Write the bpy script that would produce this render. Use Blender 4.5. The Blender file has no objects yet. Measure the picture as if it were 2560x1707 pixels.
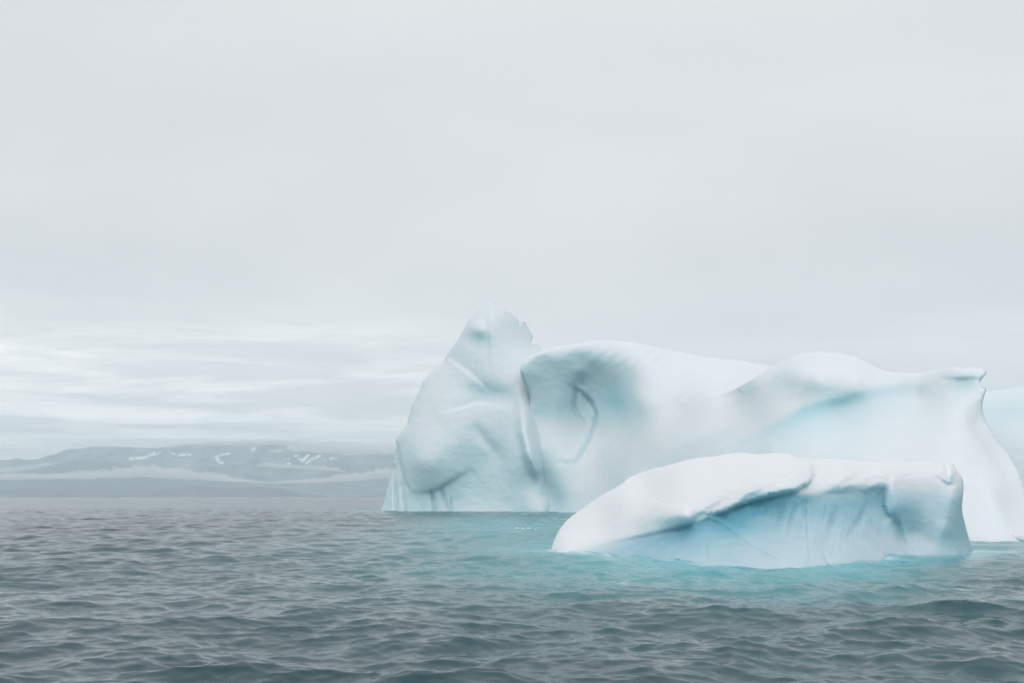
import bpy, math
import numpy as np
from mathutils import Vector
from mathutils.geometry import delaunay_2d_cdt
from mathutils.kdtree import KDTree

scene = bpy.context.scene
col = scene.collection
rng = np.random.default_rng(7)

# ------------------------------------------------------------------ camera
PW, PH = 2560.0, 1707.0          # pixel frame the outlines were measured in
F = 2489.0                       # focal length in those pixels (35 mm on 36 mm)
HZ = 1241.0                      # row of the horizon
H = 2.5                          # eye height over the water, standing in a boat
cam_d = bpy.data.cameras.new('camera')
cam = bpy.data.objects.new('camera', cam_d)
col.objects.link(cam)
cam.location = (0, 0, H)
cam.rotation_euler = (math.radians(90), 0, 0)
cam_d.sensor_width = 36
cam_d.lens = 36 * F / PW
cam_d.shift_y = (HZ - PH / 2) / PW
cam_d.clip_start = 0.1
cam_d.clip_end = 200000
scene.camera = cam

# ------------------------------------------------------------------ sky, sun, exposure
SUN_EL, SUN_AZ = math.radians(54), math.radians(200)    # azimuth clockwise from +Y
world = bpy.data.worlds.new('World')
scene.world = world
world.use_nodes = True
wt = world.node_tree
for n in list(wt.nodes):
    wt.nodes.remove(n)


def nd(t, kind, **kw):
    n = t.nodes.new(kind)
    for k, v in kw.items():
        if k.startswith('i_'):
            key = k[2:]
            key = int(key) if key.isdigit() else key.replace('_', ' ')
            n.inputs[key].default_value = v
        else:
            setattr(n, k, v)
    return n


def mth(t, op, a, b=None, clamp=False):
    n = t.nodes.new('ShaderNodeMath')
    n.operation = op
    n.use_clamp = clamp
    for i, x in enumerate((a, b)):
        if x is None:
            continue
        if isinstance(x, (int, float)):
            n.inputs[i].default_value = x
        else:
            t.links.new(x, n.inputs[i])
    return n.outputs[0]


def mixc(t, fac, a, b, mode='MIX'):
    n = t.nodes.new('ShaderNodeMix')
    n.data_type = 'RGBA'
    n.blend_type = mode
    for sock, x in ((n.inputs[0], fac), (n.inputs[6], a), (n.inputs[7], b)):
        if isinstance(x, (int, float)):
            sock.default_value = x
        elif isinstance(x, tuple):
            sock.default_value = x if len(x) == 4 else (*x, 1)
        else:
            t.links.new(x, sock)
    return n.outputs[2]


def ramp(t, fac, stops, interp='LINEAR'):
    n = t.nodes.new('ShaderNodeValToRGB')
    n.color_ramp.interpolation = interp
    el = n.color_ramp.elements
    while len(el) < len(stops):
        el.new(0.5)
    for e, (p, c) in zip(el, stops):
        e.position = p
        e.color = (c, c, c, 1) if isinstance(c, (int, float)) else (*c, 1)
    t.links.new(fac, n.inputs[0])
    return n.outputs[0]


L = wt.links.new
sky = nd(wt, 'ShaderNodeTexSky', sky_type='NISHITA', sun_disc=False,
         sun_elevation=SUN_EL, sun_rotation=SUN_AZ, dust_density=3.0)
bg_sky = nd(wt, 'ShaderNodeBackground', i_Strength=0.10)
L(sky.outputs[0], bg_sky.inputs[0])
# the stratus deck: noise on a flat layer overhead, so it foreshortens to streaks at the horizon
tc = nd(wt, 'ShaderNodeTexCoord')
sep = nd(wt, 'ShaderNodeSeparateXYZ')
L(tc.outputs['Generated'], sep.inputs[0])
zc = mth(wt, 'MAXIMUM', sep.outputs[2], 0.0)
zd = mth(wt, 'ADD', zc, 0.035)
px = mth(wt, 'DIVIDE', sep.outputs[0], zd)
py = mth(wt, 'DIVIDE', sep.outputs[1], zd)
cmb = nd(wt, 'ShaderNodeCombineXYZ')
L(px, cmb.inputs[0])
L(py, cmb.inputs[1])
big = nd(wt, 'ShaderNodeTexNoise', i_Scale=0.42, i_Detail=4.0, i_Roughness=0.5, i_Distortion=0.4)
L(cmb.outputs[0], big.inputs['Vector'])
mp = nd(wt, 'ShaderNodeMapping')
mp.inputs['Rotation'].default_value = (0, 0, math.radians(8))
mp.inputs['Scale'].default_value = (0.55, 0.8, 1)
mp.inputs['Location'].default_value = (3.1, 1.7, 0)
L(cmb.outputs[0], mp.inputs[0])
streak = nd(wt, 'ShaderNodeTexNoise', i_Scale=1.0, i_Detail=9.0, i_Roughness=0.66, i_Distortion=0.5)
L(mp.outputs[0], streak.inputs['Vector'])
deck = ramp(wt, big.outputs[0], [(0.32, (0.665, 0.683, 0.705)), (0.68, (0.765, 0.773, 0.783))], 'EASE')
gaps = ramp(wt, streak.outputs[0], [(0.40, 0.0), (0.68, 1.0)], 'EASE')
low = ramp(wt, zc, [(0.0, 1.0), (0.12, 0.75), (0.19, 0.0)], 'EASE')     # far thin edge of the deck
gfac = mth(wt, 'MULTIPLY', gaps, low)
azi = mth(wt, 'DIVIDE', sep.outputs[0], mth(wt, 'ADD', mth(wt, 'ABSOLUTE', sep.outputs[1]), 0.05))
west = ramp(wt, mth(wt, 'MULTIPLY', mth(wt, 'ADD', azi, 1.0), 0.5), [(0.41, 1.0), (0.52, 0.12)], 'EASE')   # the deck thins towards the west
gfac = mth(wt, 'MULTIPLY', gfac, west)
deck = mixc(wt, gfac, deck, (1.27, 1.24, 1.21))
zen = ramp(wt, zc, [(0.0, 1.34), (0.12, 1.13), (0.25, 1.0), (0.4, 1.0), (1.0, 1.6)], 'EASE')       # overcast: brighter overhead
deck = mixc(wt, 1.0, deck, zen, 'MULTIPLY')
bg_cl = nd(wt, 'ShaderNodeBackground', i_Strength=1.06)
L(deck, bg_cl.inputs[0])
mixw = nd(wt, 'ShaderNodeMixShader', i_0=0.97)
L(bg_sky.outputs[0], mixw.inputs[1])
L(bg_cl.outputs[0], mixw.inputs[2])
wo = nd(wt, 'ShaderNodeOutputWorld')
L(mixw.outputs[0], wo.inputs[0])

sun_d = bpy.data.lights.new('sun', 'SUN')
sun_d.energy = 1.05
sun_d.angle = math.radians(40)
sun_d.color = (1.0, 0.985, 0.96)
sun = bpy.data.objects.new('sun', sun_d)
col.objects.link(sun)
sdir = Vector((math.sin(SUN_AZ) * math.cos(SUN_EL), math.cos(SUN_AZ) * math.cos(SUN_EL), math.sin(SUN_EL)))
sun.rotation_euler = sdir.to_track_quat('Z', 'Y').to_euler()
sun.location = (0, 0, 60)

vs = scene.view_settings
vs.view_transform = 'Standard'
vs.look = 'None'
vs.exposure = 0.10
vs.gamma = 1.0
vs.use_curve_mapping = False
cy = scene.cycles
cy.max_bounces = 10
cy.diffuse_bounces = 5
cy.glossy_bounces = 3
cy.transmission_bounces = 4
cy.volume_bounces = 2
cy.transparent_max_bounces = 12
cy.sample_clamp_indirect = 4.0
cy.use_denoising = True

# ------------------------------------------------------------------ helpers


def tag(o, label, cat=None, kind=None, group=None):
    o['label'] = label
    if cat:
        o['category'] = cat
    if kind:
        o['kind'] = kind
    if group:
        o['group'] = group
    return o


def mesh_obj(name, V, faces, mat, parent=None, attrs=None, smooth=True):
    """V (n,3) array, faces (m,k) int array, one mesh object."""
    V = np.asarray(V, np.float32)
    faces = np.asarray(faces, np.int32)
    me = bpy.data.meshes.new(name)
    me.vertices.add(len(V))
    me.vertices.foreach_set('co', V.ravel())
    k = faces.shape[1]
    me.loops.add(faces.size)
    me.loops.foreach_set('vertex_index', faces.ravel())
    me.polygons.add(len(faces))
    me.polygons.foreach_set('loop_start', np.arange(0, faces.size, k, dtype=np.int32))
    me.update(calc_edges=True)
    me.validate()
    me.polygons.foreach_set('use_smooth', np.full(len(me.polygons), smooth))
    for an, av in (attrs or {}).items():
        a = me.attributes.new(an, 'FLOAT', 'POINT')
        a.data.foreach_set('value', np.asarray(av, np.float32).ravel())
    me.materials.append(mat)
    o = bpy.data.objects.new(name, me)
    col.objects.link(o)
    if parent:
        o.parent = parent
    return o


_perm = rng.permutation(256)
_perm = np.concatenate([_perm, _perm, _perm])
_grad = rng.normal(size=(256, 3))
_grad /= np.linalg.norm(_grad, axis=1)[:, None]


def noise3(p):
    """gradient noise, p (n,3) -> about -1..1"""
    p = np.asarray(p, float)
    i = np.floor(p).astype(int)
    f = p - i
    i &= 255
    w = f * f * f * (f * (f * 6 - 15) + 10)
    out = np.zeros(len(p))
    for dx in (0, 1):
        for dy in (0, 1):
            for dz in (0, 1):
                h = _perm[_perm[_perm[i[:, 0] + dx] + ((i[:, 1] + dy) & 255)] + ((i[:, 2] + dz) & 255)]
                g = _grad[h]
                d = g[:, 0] * (f[:, 0] - dx) + g[:, 1] * (f[:, 1] - dy) + g[:, 2] * (f[:, 2] - dz)
                wt_ = (w[:, 0] if dx else 1 - w[:, 0]) * (w[:, 1] if dy else 1 - w[:, 1]) * (w[:, 2] if dz else 1 - w[:, 2])
                out += d * wt_
    return out * 1.6


def fbm(p, octv=4, gain=0.5, ridged=False):
    p = np.asarray(p, float)
    s = np.zeros(len(p))
    a = 1.0
    for k in range(octv):
        n = noise3(p * 2 ** k + 17.3 * k)
        s += a * ((1 - 2 * np.abs(n)) if ridged else n)
        a *= gain
    return s


def at(u, v, d):
    """point of the place at distance d (metres along +Y) that was measured at pixel (u, v)"""
    u, v, d = np.broadcast_arrays(np.asarray(u, float), np.asarray(v, float), np.asarray(d, float))
    return np.stack([(u - PW / 2) / F * d, d, H + (HZ - v) / F * d], -1)


def rbf(pts):
    """thin-plate surface through (u, v, depth) samples"""
    P = np.array(pts, float)
    X = P[:, :2] / 300.0
    n = len(P)

    def phi(r2):
        return 0.5 * r2 * np.log(r2 + 1e-12)
    K = phi(((X[:, None] - X[None]) ** 2).sum(-1)) + np.eye(n) * 0.002
    Q = np.column_stack([np.ones(n), X])
    A = np.block([[K, Q], [Q.T, np.zeros((3, 3))]])
    c = np.linalg.solve(A, np.concatenate([P[:, 2], np.zeros(3)]))

    def f(q):
        q = q / 300.0
        out = np.zeros(len(q))
        for s in range(0, len(q), 20000):
            qq = q[s:s + 20000]
            out[s:s + 20000] = phi(((qq[:, None] - X[None]) ** 2).sum(-1)) @ c[:n] + c[n] + qq @ c[n + 1:]
        return out
    return f


def polydist(q, pts, soft=7.0):
    """nearest point on an open polyline: dist, side (+ right of travel, v down), softly interpolated extras"""
    P = np.array(pts, float)
    ds, cs, es = [], [], []
    for a, b in zip(P[:-1], P[1:]):
        ab = b[:2] - a[:2]
        t = np.clip(((q - a[:2]) @ ab) / max(ab @ ab, 1e-9), 0, 1)
        dv = q - (a[:2] + t[:, None] * ab)
        ds.append(np.sqrt((dv ** 2).sum(1)))
        cs.append(ab[0] * dv[:, 1] - ab[1] * dv[:, 0])
        es.append(a[2:] + t[:, None] * (b[2:] - a[2:]))
    D = np.array(ds)
    j = D.argmin(0)
    n = np.arange(len(q))
    dm = D[j, n]
    side = np.sign(np.array(cs)[j, n])
    if P.shape[1] == 2:
        return dm, side, None
    W = np.exp(-(D - dm) / (soft + 0.25 * dm))
    E = np.einsum('sn,snk->nk', W, np.array(es)) / W.sum(0)[:, None]
    return dm, side, E


def ridge(q, pts, w, w2=None):
    """Gaussian ridge/groove along pts (u, v, amplitude); w right side, w2 left side"""
    d, s, e = polydist(q, pts)
    ww = np.where(s >= 0, w, w if w2 is None else w2)
    return e[:, 0] * np.exp(-(d / ww) ** 2)


def step(q, pts, w, decay):
    """one-sided step: right of travel pushed by the amplitude over width w, healing over decay"""
    d, s, e = polydist(q, pts)
    sg = d * np.where(s >= 0, 1, -1)
    return e[:, 0] * 0.5 * (1 + np.tanh((sg - w) / w)) * np.exp(-np.maximum(sg, 0) / decay)


def blob(q, u, v, ru, rv, rot=0.0):
    c, s = math.cos(math.radians(rot)), math.sin(math.radians(rot))
    du, dv = q[:, 0] - u, q[:, 1] - v
    a, b = du * c + dv * s, -du * s + dv * c
    return np.exp(-((a / ru) ** 2 + (b / rv) ** 2))


def inside(q, poly):
    P = np.array(poly)[:, :2]
    r = np.zeros(len(q), bool)
    j = len(P) - 1
    for i in range(len(P)):
        yi, yj = P[i, 1], P[j, 1]
        if yi != yj:
            c = ((yi > q[:, 1]) != (yj > q[:, 1])) & (q[:, 0] < (P[j, 0] - P[i, 0]) * (q[:, 1] - yi) / (yj - yi) + P[i, 0])
            r ^= c
        j = i
    return r


def resample(poly, stepv, rough=0.0, smooth=True):
    """closed outline (u, v, radius) -> evenly spaced samples on a Catmull-Rom curve"""
    P = np.array(poly, float)
    n = len(P)
    out = []
    for i in range(n):
        p0, p1, p2, p3 = P[i - 1], P[i], P[(i + 1) % n], P[(i + 2) % n]
        ln = np.linalg.norm((p2 - p1)[:2])
        k = max(1, int(round(ln / stepv)))
        for j in range(k):
            t = j / k
            if smooth:
                cr = 0.5 * (2 * p1 + (p2 - p0) * t + (2 * p0 - 5 * p1 + 4 * p2 - p3) * t * t + (3 * p1 - p0 - 3 * p2 + p3) * t ** 3)
                lin = p1 + (p2 - p1) * t
                q = 0.6 * cr + 0.4 * lin
            else:
                q = p1 + (p2 - p1) * t
            out.append(q)
    out = np.array(out)
    if rough:
        nn = noise3(np.column_stack([out[:, 0] / 9, out[:, 1] / 9, np.zeros(len(out))]))
        out[:, 1] += nn * rough
    return out


def cdt(boundary, interior):
    nb = len(boundary)
    vv = [Vector((a, b)) for a, b in np.vstack([boundary, interior])]
    ed = [(i, (i + 1) % nb) for i in range(nb)]
    vo, eo, fo, ov, oe, of = delaunay_2d_cdt(vv, ed, [], 1, 1e-4)
    return np.array([(v.x, v.y) for v in vo]), np.array([f for f in fo if len(f) == 3], np.int32)


def ice_body(name, outline, depth, pxstep, thick, mat, parent, blue=None, rough=0.0, detail=None):
    """A closed body of ice: its near face is the surface depth(u, v) rolled off at the rim with the radius
    (metres) given along the outline; its far side bulges away by 'thick' metres."""
    B = resample(outline, pxstep, rough)
    Buv = B[:, :2]
    nb0 = len(Buv)
    u0, v0 = Buv.min(0)
    u1, v1 = Buv.max(0)

    def grid(st):
        us = np.arange(u0, u1, st)
        vs_ = np.arange(v0, v1, st * 0.87)
        U, Vv = np.meshgrid(us, vs_)
        U = U + (np.arange(len(vs_)) % 2)[:, None] * st * 0.5
        q = np.column_stack([U.ravel(), Vv.ravel()])
        q = q + rng.uniform(-0.12, 0.12, q.shape) * st
        return q[inside(q, Buv)]

    tree = KDTree(nb0)
    for i_, p_ in enumerate(Buv):
        tree.insert((p_[0], p_[1], 0), i_)
    tree.balance()

    def rim(q):
        r_ = [tree.find((x_, y_, 0)) for x_, y_ in q.tolist()]
        j = np.array([x_[1] for x_ in r_])
        return np.array([x_[2] for x_ in r_]), B[j, 2]

    def front(q, on_rim=None):
        s, R = rim(q)
        if on_rim is not None:
            s[:on_rim] = 0
        D = depth(q)
        Rpx = R * F / D
        t = np.clip(s / np.maximum(Rpx, 1e-3), 0, 1)
        D = D + R * (1 - np.sqrt(np.maximum(1 - (1 - t) ** 2, 0)))
        if detail is not None:
            D = D + detail(q, at(q[:, 0], q[:, 1], D), s)
        return D, s

    gi = grid(pxstep)
    si, _ = rim(gi)
    gi = gi[si > pxstep * 0.55]
    q, f = cdt(Buv, gi)
    nb = len(Buv)
    D, sr = front(q)
    Vf = at(q[:, 0], q[:, 1], D)
    # far side, coarser, sharing the rim
    gb = grid(pxstep * 5)
    sb, _ = rim(gb)
    gb = gb[sb > pxstep * 2.5]
    qb, fb = cdt(Buv, gb)
    Db, sb = front(qb)
    tb = np.clip(sb / 90.0, 0, 1)
    Db = Db + thick * np.sqrt(np.maximum(1 - (1 - tb) ** 2, 0)) * (1 + 0.15 * noise3(np.column_stack([qb / 70, np.zeros(len(qb))])))
    Vb = at(qb[:, 0], qb[:, 1], Db)
    # weld the rims
    rimf = np.where(sr < 1e-3)[0]
    rimb = np.where(sb < 1e-3)[0]
    key = {(round(q[i, 0], 2), round(q[i, 1], 2)): i for i in rimf}
    remap = np.arange(len(qb)) + len(q)
    for i in rimb:
        k = key.get((round(qb[i, 0], 2), round(qb[i, 1], 2)))
        if k is not None:
            remap[i] = k
    # orientation: near faces look at -Y
    p = Vf[f]
    nrm = np.cross(p[:, 1] - p[:, 0], p[:, 2] - p[:, 0])
    ctr = p.mean(1) - np.array([0, 0, H])
    flip = (nrm * ctr).sum(1) > 0
    f[flip] = f[flip][:, ::-1]
    pb = Vb[fb]
    nrm = np.cross(pb[:, 1] - pb[:, 0], pb[:, 2] - pb[:, 0])
    ctr = pb.mean(1) - np.array([0, 0, H])
    flip = (nrm * ctr).sum(1) < 0
    fb[flip] = fb[flip][:, ::-1]
    V = np.vstack([Vf, Vb])
    FA = np.vstack([f, remap[fb]])
    used = np.zeros(len(V), bool)
    used[FA.ravel()] = True
    idx = np.cumsum(used) - 1
    bl = np.concatenate([blue(q) if blue else np.zeros(len(q)), np.full(len(qb), 0.1)])
    qa = np.vstack([q, qb])
    jd = np.minimum(polydist(qa, SEAM_LINE)[0] / 30, polydist(qa, FOOT_LINE)[0] / 14)
    joint = np.exp(-jd ** 2) if parent else np.zeros(len(qa))
    return mesh_obj(name, V[used], idx[FA], mat, parent, {'blue': np.clip(bl, 0, 1)[used], 'joint': joint[used]})


# where the bodies of the tall iceberg run into each other
SEAM_LINE = [(1880, 950), (1830, 978), (1780, 1005), (1700, 1055), (1600, 1122), (1480, 1208), (1380, 1295)]
FOOT_LINE = [(1330, 1010), (1338, 1080), (1344, 1140), (1356, 1200), (1366, 1250), (1370, 1290)]


def wl(u, v):
    """waterline sample: the depth where the ray through (u, v) meets the sea"""
    return (u, v, H * F / (v - HZ))


# ------------------------------------------------------------------ materials


def new_mat(name):
    m = bpy.data.materials.new(name)
    m.use_nodes = True
    t = m.node_tree
    for n in list(t.nodes):
        t.nodes.remove(n)
    out = t.nodes.new('ShaderNodeOutputMaterial')
    return m, t, out


def ice_material(name, crust, bare_shade, blue, scale, sss, bump):
    """weathered bubbly white ice with veins and faces of dense blue ice; aqua shade is painted in too"""
    m, t, out = new_mat(name)
    p = t.nodes.new('ShaderNodeBsdfPrincipled')
    tc = nd(t, 'ShaderNodeTexCoord')
    at_ = nd(t, 'ShaderNodeAttribute', attribute_name='blue')
    n1 = nd(t, 'ShaderNodeTexNoise', i_Scale=0.35 * scale, i_Detail=5.0, i_Roughness=0.55)
    t.links.new(tc.outputs['Object'], n1.inputs['Vector'])
    mod = mth(t, 'MULTIPLY', mth(t, 'SUBTRACT', n1.outputs[0], 0.5), 0.35)
    bf = mth(t, 'ADD', at_.outputs['Fac'], mth(t, 'MULTIPLY', mod, mth(t, 'ADD', at_.outputs['Fac'], 0.15)), clamp=True)
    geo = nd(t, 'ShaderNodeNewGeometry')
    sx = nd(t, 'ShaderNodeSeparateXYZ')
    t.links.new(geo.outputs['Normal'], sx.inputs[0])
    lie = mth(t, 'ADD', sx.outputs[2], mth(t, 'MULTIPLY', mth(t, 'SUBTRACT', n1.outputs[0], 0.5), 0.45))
    snow = ramp(t, lie, [(0.12, 0.0), (0.72, 1.0)], 'EASE')  # snow lies on flat faces; steep ones get aqua put in as shade
    c = mixc(t, snow, bare_shade, crust)
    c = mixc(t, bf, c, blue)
    t.links.new(c, p.inputs['Base Color'])
    p.inputs['Roughness'].default_value = 0.5
    p.inputs['IOR'].default_value = 1.31
    p.inputs['Specular IOR Level'].default_value = 0.3
    if sss:
        jn = nd(t, 'ShaderNodeAttribute', attribute_name='joint')
        t.links.new(mth(t, 'MULTIPLY', mth(t, 'SUBTRACT', 1.0, jn.outputs['Fac'], clamp=True), sss[0]), p.inputs['Subsurface Weight'])
        p.inputs['Subsurface Radius'].default_value = (0.45, 0.85, 1.0)
        p.inputs['Subsurface Scale'].default_value = sss[1]
    nb = nd(t, 'ShaderNodeTexNoise', i_Scale=1.6 * scale, i_Detail=6.0, i_Roughness=0.6)
    t.links.new(tc.outputs['Object'], nb.inputs['Vector'])
    b = nd(t, 'ShaderNodeBump', i_Strength=bump, i_Distance=0.25 / scale)
    t.links.new(nb.outputs[0], b.inputs['Height'])
    t.links.new(b.outputs[0], p.inputs['Normal'])
    t.links.new(p.outputs[0], out.inputs[0])
    return m


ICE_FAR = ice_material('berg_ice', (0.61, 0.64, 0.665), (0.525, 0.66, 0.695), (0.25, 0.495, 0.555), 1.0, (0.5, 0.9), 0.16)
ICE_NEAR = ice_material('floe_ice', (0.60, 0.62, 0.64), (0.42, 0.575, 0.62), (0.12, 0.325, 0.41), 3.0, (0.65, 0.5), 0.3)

# ------------------------------------------------------------------ the sea
WL_FRONT = [wl(*p) for p in [(1379, 1371), (1412, 1379), (1503, 1382), (1598, 1391), (1693, 1402), (1765, 1409),
                             (1836, 1412), (1931, 1414), (2003, 1416), (2065, 1410), (2122, 1405), (2200, 1396),
                             (2289, 1387), (2360, 1385), (2408, 1381), (2434, 1375)]]


def spectrum_tile(Lm, N, lam_lo, lam_hi, seed, peak, wind, spread):
    """one square patch of random wind waves (periodic): height and the sideways pinch of the crests"""
    r = np.random.default_rng(seed)
    k1 = np.fft.fftfreq(N, Lm / N) * 2 * np.pi
    KX, KY = np.meshgrid(k1, k1, indexing='ij')
    K = np.hypot(KX, KY)
    K[0, 0] = 1e-6
    kp = 2 * np.pi / peak
    S = K ** -4.0 * np.exp(-1.25 * (kp / K) ** 2)
    th = np.arctan2(KY, KX) - wind
    S *= np.abs(np.cos(th)) ** spread + 0.10
    lam = 2 * np.pi / K
    S *= 1 / (1 + np.exp(-(lam - lam_lo) / (0.12 * lam_lo))) / (1 + np.exp((lam - lam_hi) / (0.12 * lam_hi)))
    A = np.sqrt(S) * (r.normal(size=(N, N)) + 1j * r.normal(size=(N, N)))
    A[0, 0] = 0
    dk = 2 * np.pi / Lm
    A *= dk * N * N
    h = np.fft.ifft2(A).real
    dx = np.fft.ifft2(1j * KX / K * A).real
    dy = np.fft.ifft2(1j * KY / K * A).real
    sx = np.fft.ifft2(1j * KX * A).real
    return h, dx, dy, sx.std() ** 2 * 2


def sample_tile(T, Lm, x, y):
    N = T.shape[0]
    fx, fy = (x / Lm * N) % N, (y / Lm * N) % N
    ix, iy = np.floor(fx).astype(int), np.floor(fy).astype(int)
    ax, ay = fx - ix, fy - iy
    ix %= N
    iy %= N
    jx, jy = (ix + 1) % N, (iy + 1) % N
    return (T[ix, iy] * (1 - ax) * (1 - ay) + T[jx, iy] * ax * (1 - ay) + T[ix, jy] * (1 - ax) * ay + T[jx, jy] * ax * ay)


CASC = [  # size, N, shortest, longest wave, seed, wind angle, strength
    (389.0, 512, 3.5, 60.0, 11, 1.42, 0.062),
    (83.0, 512, 0.95, 3.5, 12, 1.75, 0.074),
    (21.0, 512, 0.16, 0.95, 13, 1.48, 0.072)]


def build_sea():
    r1 = np.concatenate([3.0 * np.exp(np.arange(0, math.log(4.0), 0.012)), 12.0 * np.exp(np.arange(0, math.log(700 / 12.0), 0.0031))])
    r2 = 700 * np.exp(np.linspace(0.01, math.log(90000 / 700.0), 60))
    R = np.concatenate([r1, r2])
    dense = np.arange(-0.62, 0.6201, 0.0023)
    side = 0.62 + (np.pi - 0.62) * (np.linspace(0, 1, 45)[1:]) ** 1.8
    TH = np.concatenate([-side[::-1][1:], dense, side])     # one seam column, closed below
    nr, nt = len(R), len(TH)
    RR, TT = np.meshgrid(R, TH, indexing='ij')
    X0, Y0 = (RR * np.sin(TT)).ravel(), (RR * np.cos(TT)).ravel()
    space = np.maximum(RR * 0.0031, 0.7 * np.gradient(TH)[None, :] * RR).ravel()
    X, Y, Z = X0.copy(), Y0.copy(), np.zeros_like(X0)
    var = np.full_like(X0, 2e-5)
    # wind lulls and gusts make long calmer lanes; the bergs shelter the water next to them
    gust = 1 + 0.55 * noise3(np.column_stack([X0 / 37, Y0 / 21, np.zeros_like(X0)]))
    calm = 0.95 / (1 + (RR.ravel() / 260.0) ** 1.3)          # waves shrink with distance, to brighten the far sea
    tiles = []
    for (Lm, N, lo, hi, sd, wd, k) in CASC:
        h, dx, dy, v2 = spectrum_tile(Lm, N, lo, hi, sd, 6.5, wd, 2.4)
        fade = np.clip((2.2 * lo / space - 1.6) / 2.0, 0, 1)
        g = fade * (gust if lo < 3 else 1.0) * calm
        hh = sample_tile(h, Lm, X0 + 13 * sd, Y0) * k
        ddx = sample_tile(dx, Lm, X0 + 13 * sd, Y0) * k
        ddy = sample_tile(dy, Lm, X0 + 13 * sd, Y0) * k
        Z += hh * g
        X += ddx * g * 1.0
        Y += ddy * g * 1.0
        var += v2 * k * k * (1 - fade) * calm ** 2
        tiles.append((h.std() * k, math.sqrt(v2) * k))
    print('sea tiles rms height / slope', tiles)
    # milky meltwater and the pale foot of the ice below the surface
    q = np.column_stack([X0, Y0])
    near = RR.ravel() < 400
    mf = np.full(len(q), 1e6)
    mm = np.full(len(q), 1e6)
    front = np.array([at(*p)[:2] for p in WL_FRONT])
    fr = [tuple(p) for p in front] + [(19.0, 54.0), (6.0, 56.0), tuple(front[0])]
    main = [tuple(at(u, v, d)[:2]) for u, v, d in [(960, 1276, 178), (1100, 1277, 170), (1250, 1278, 166), (1363, 1280, 161), (1440, 1280, 154),
            (1560, 1284, 140), (1700, 1295, 122), (1900, 1310, 98), (2200, 1330, 72), (2400, 1350, 59), (2480, 1355, 55), (2620, 1355, 55)]]
    qn = q[near]
    dfn, _, _ = polydist(qn, fr)
    dfn[inside(qn, fr)] = 0
    dmn, _, _ = polydist(qn, main)
    mf[near] = dfn
    mm[near] = dmn
    warp = noise3(np.column_stack([X0 / 9, Y0 / 7, np.zeros_like(X0)])) * 0.35 + noise3(np.column_stack([X0 / 2.7, Y0 / 2.0, np.ones_like(X0)])) * 0.18
    reach = 2.2 + 3.8 * np.exp(-((X0 - 8.0) / 4.0) ** 2)
    warp = warp + 0.25 * noise3(np.column_stack([X0 / 1.1, Y0 / 0.8, np.full_like(X0, 2.0)]))
    glow = 0.85 * np.exp(-(np.maximum(mf - 0.2, 0) / reach) ** 1.25 * np.clip(1 + 1.3 * warp, 0.3, 3))
    glow = glow + 0.42 * np.exp(-(((X0 - 4) / 9) ** 2 + ((Y0 - 33) / 10) ** 2)) * (1 + 0.7 * warp) * (1 - glow)
    glow = np.maximum(glow, 0.62 * np.exp(-np.maximum(mm, 0) / 17 * (1 + 0.7 * warp)))
    pool = np.exp(-(((X0 - 0.5 + 0.02 * (Y0 - 70)) / 11) ** 2 + ((Y0 - 88) / 42) ** 2))        # still pool between the two bodies of ice
    glow = glow + 0.58 * pool * (1 + 0.6 * warp) * (1 - glow)
    glow = glow + 0.30 * np.exp(-mf / 9.0 * (1 + 0.6 * warp)) * (1 - glow)
    glow = np.clip(glow, 0, 1)
    wash = np.exp(-(np.maximum(mf - 0.05, 0) / 0.35) ** 2) * (mf > 0) * np.clip(0.6 + 1.2 * noise3(np.column_stack([X0 / 0.9, Y0 / 0.5, np.full_like(X0, 7.0)])), 0, 1)
    V = np.column_stack([X, Y, Z])
    idx = np.arange(nr * nt).reshape(nr, nt)
    nxt = np.roll(idx, -1, axis=1)
    faces = np.stack([idx[:-1], nxt[:-1], nxt[1:], idx[1:]], -1).reshape(-1, 4)[:, ::-1]
    V = np.vstack([V, [[0, 0, 0]]])
    rough = np.sqrt(np.sqrt(2 * var))          # GGX alpha ~ sqrt(2) * slope rms; roughness = sqrt(alpha)
    rough = np.clip(rough, 0.04, 0.16)
    o = mesh_obj('sea', V, faces, sea_material(), None,
                 {'glow': np.append(glow, 0), 'wash': np.append(wash, 0), 'rough': np.append(rough, 0.1)})
    tag(o, 'choppy grey green sea reaching to the horizon, turquoise around the ice', 'sea', 'structure')
    return o


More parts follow.
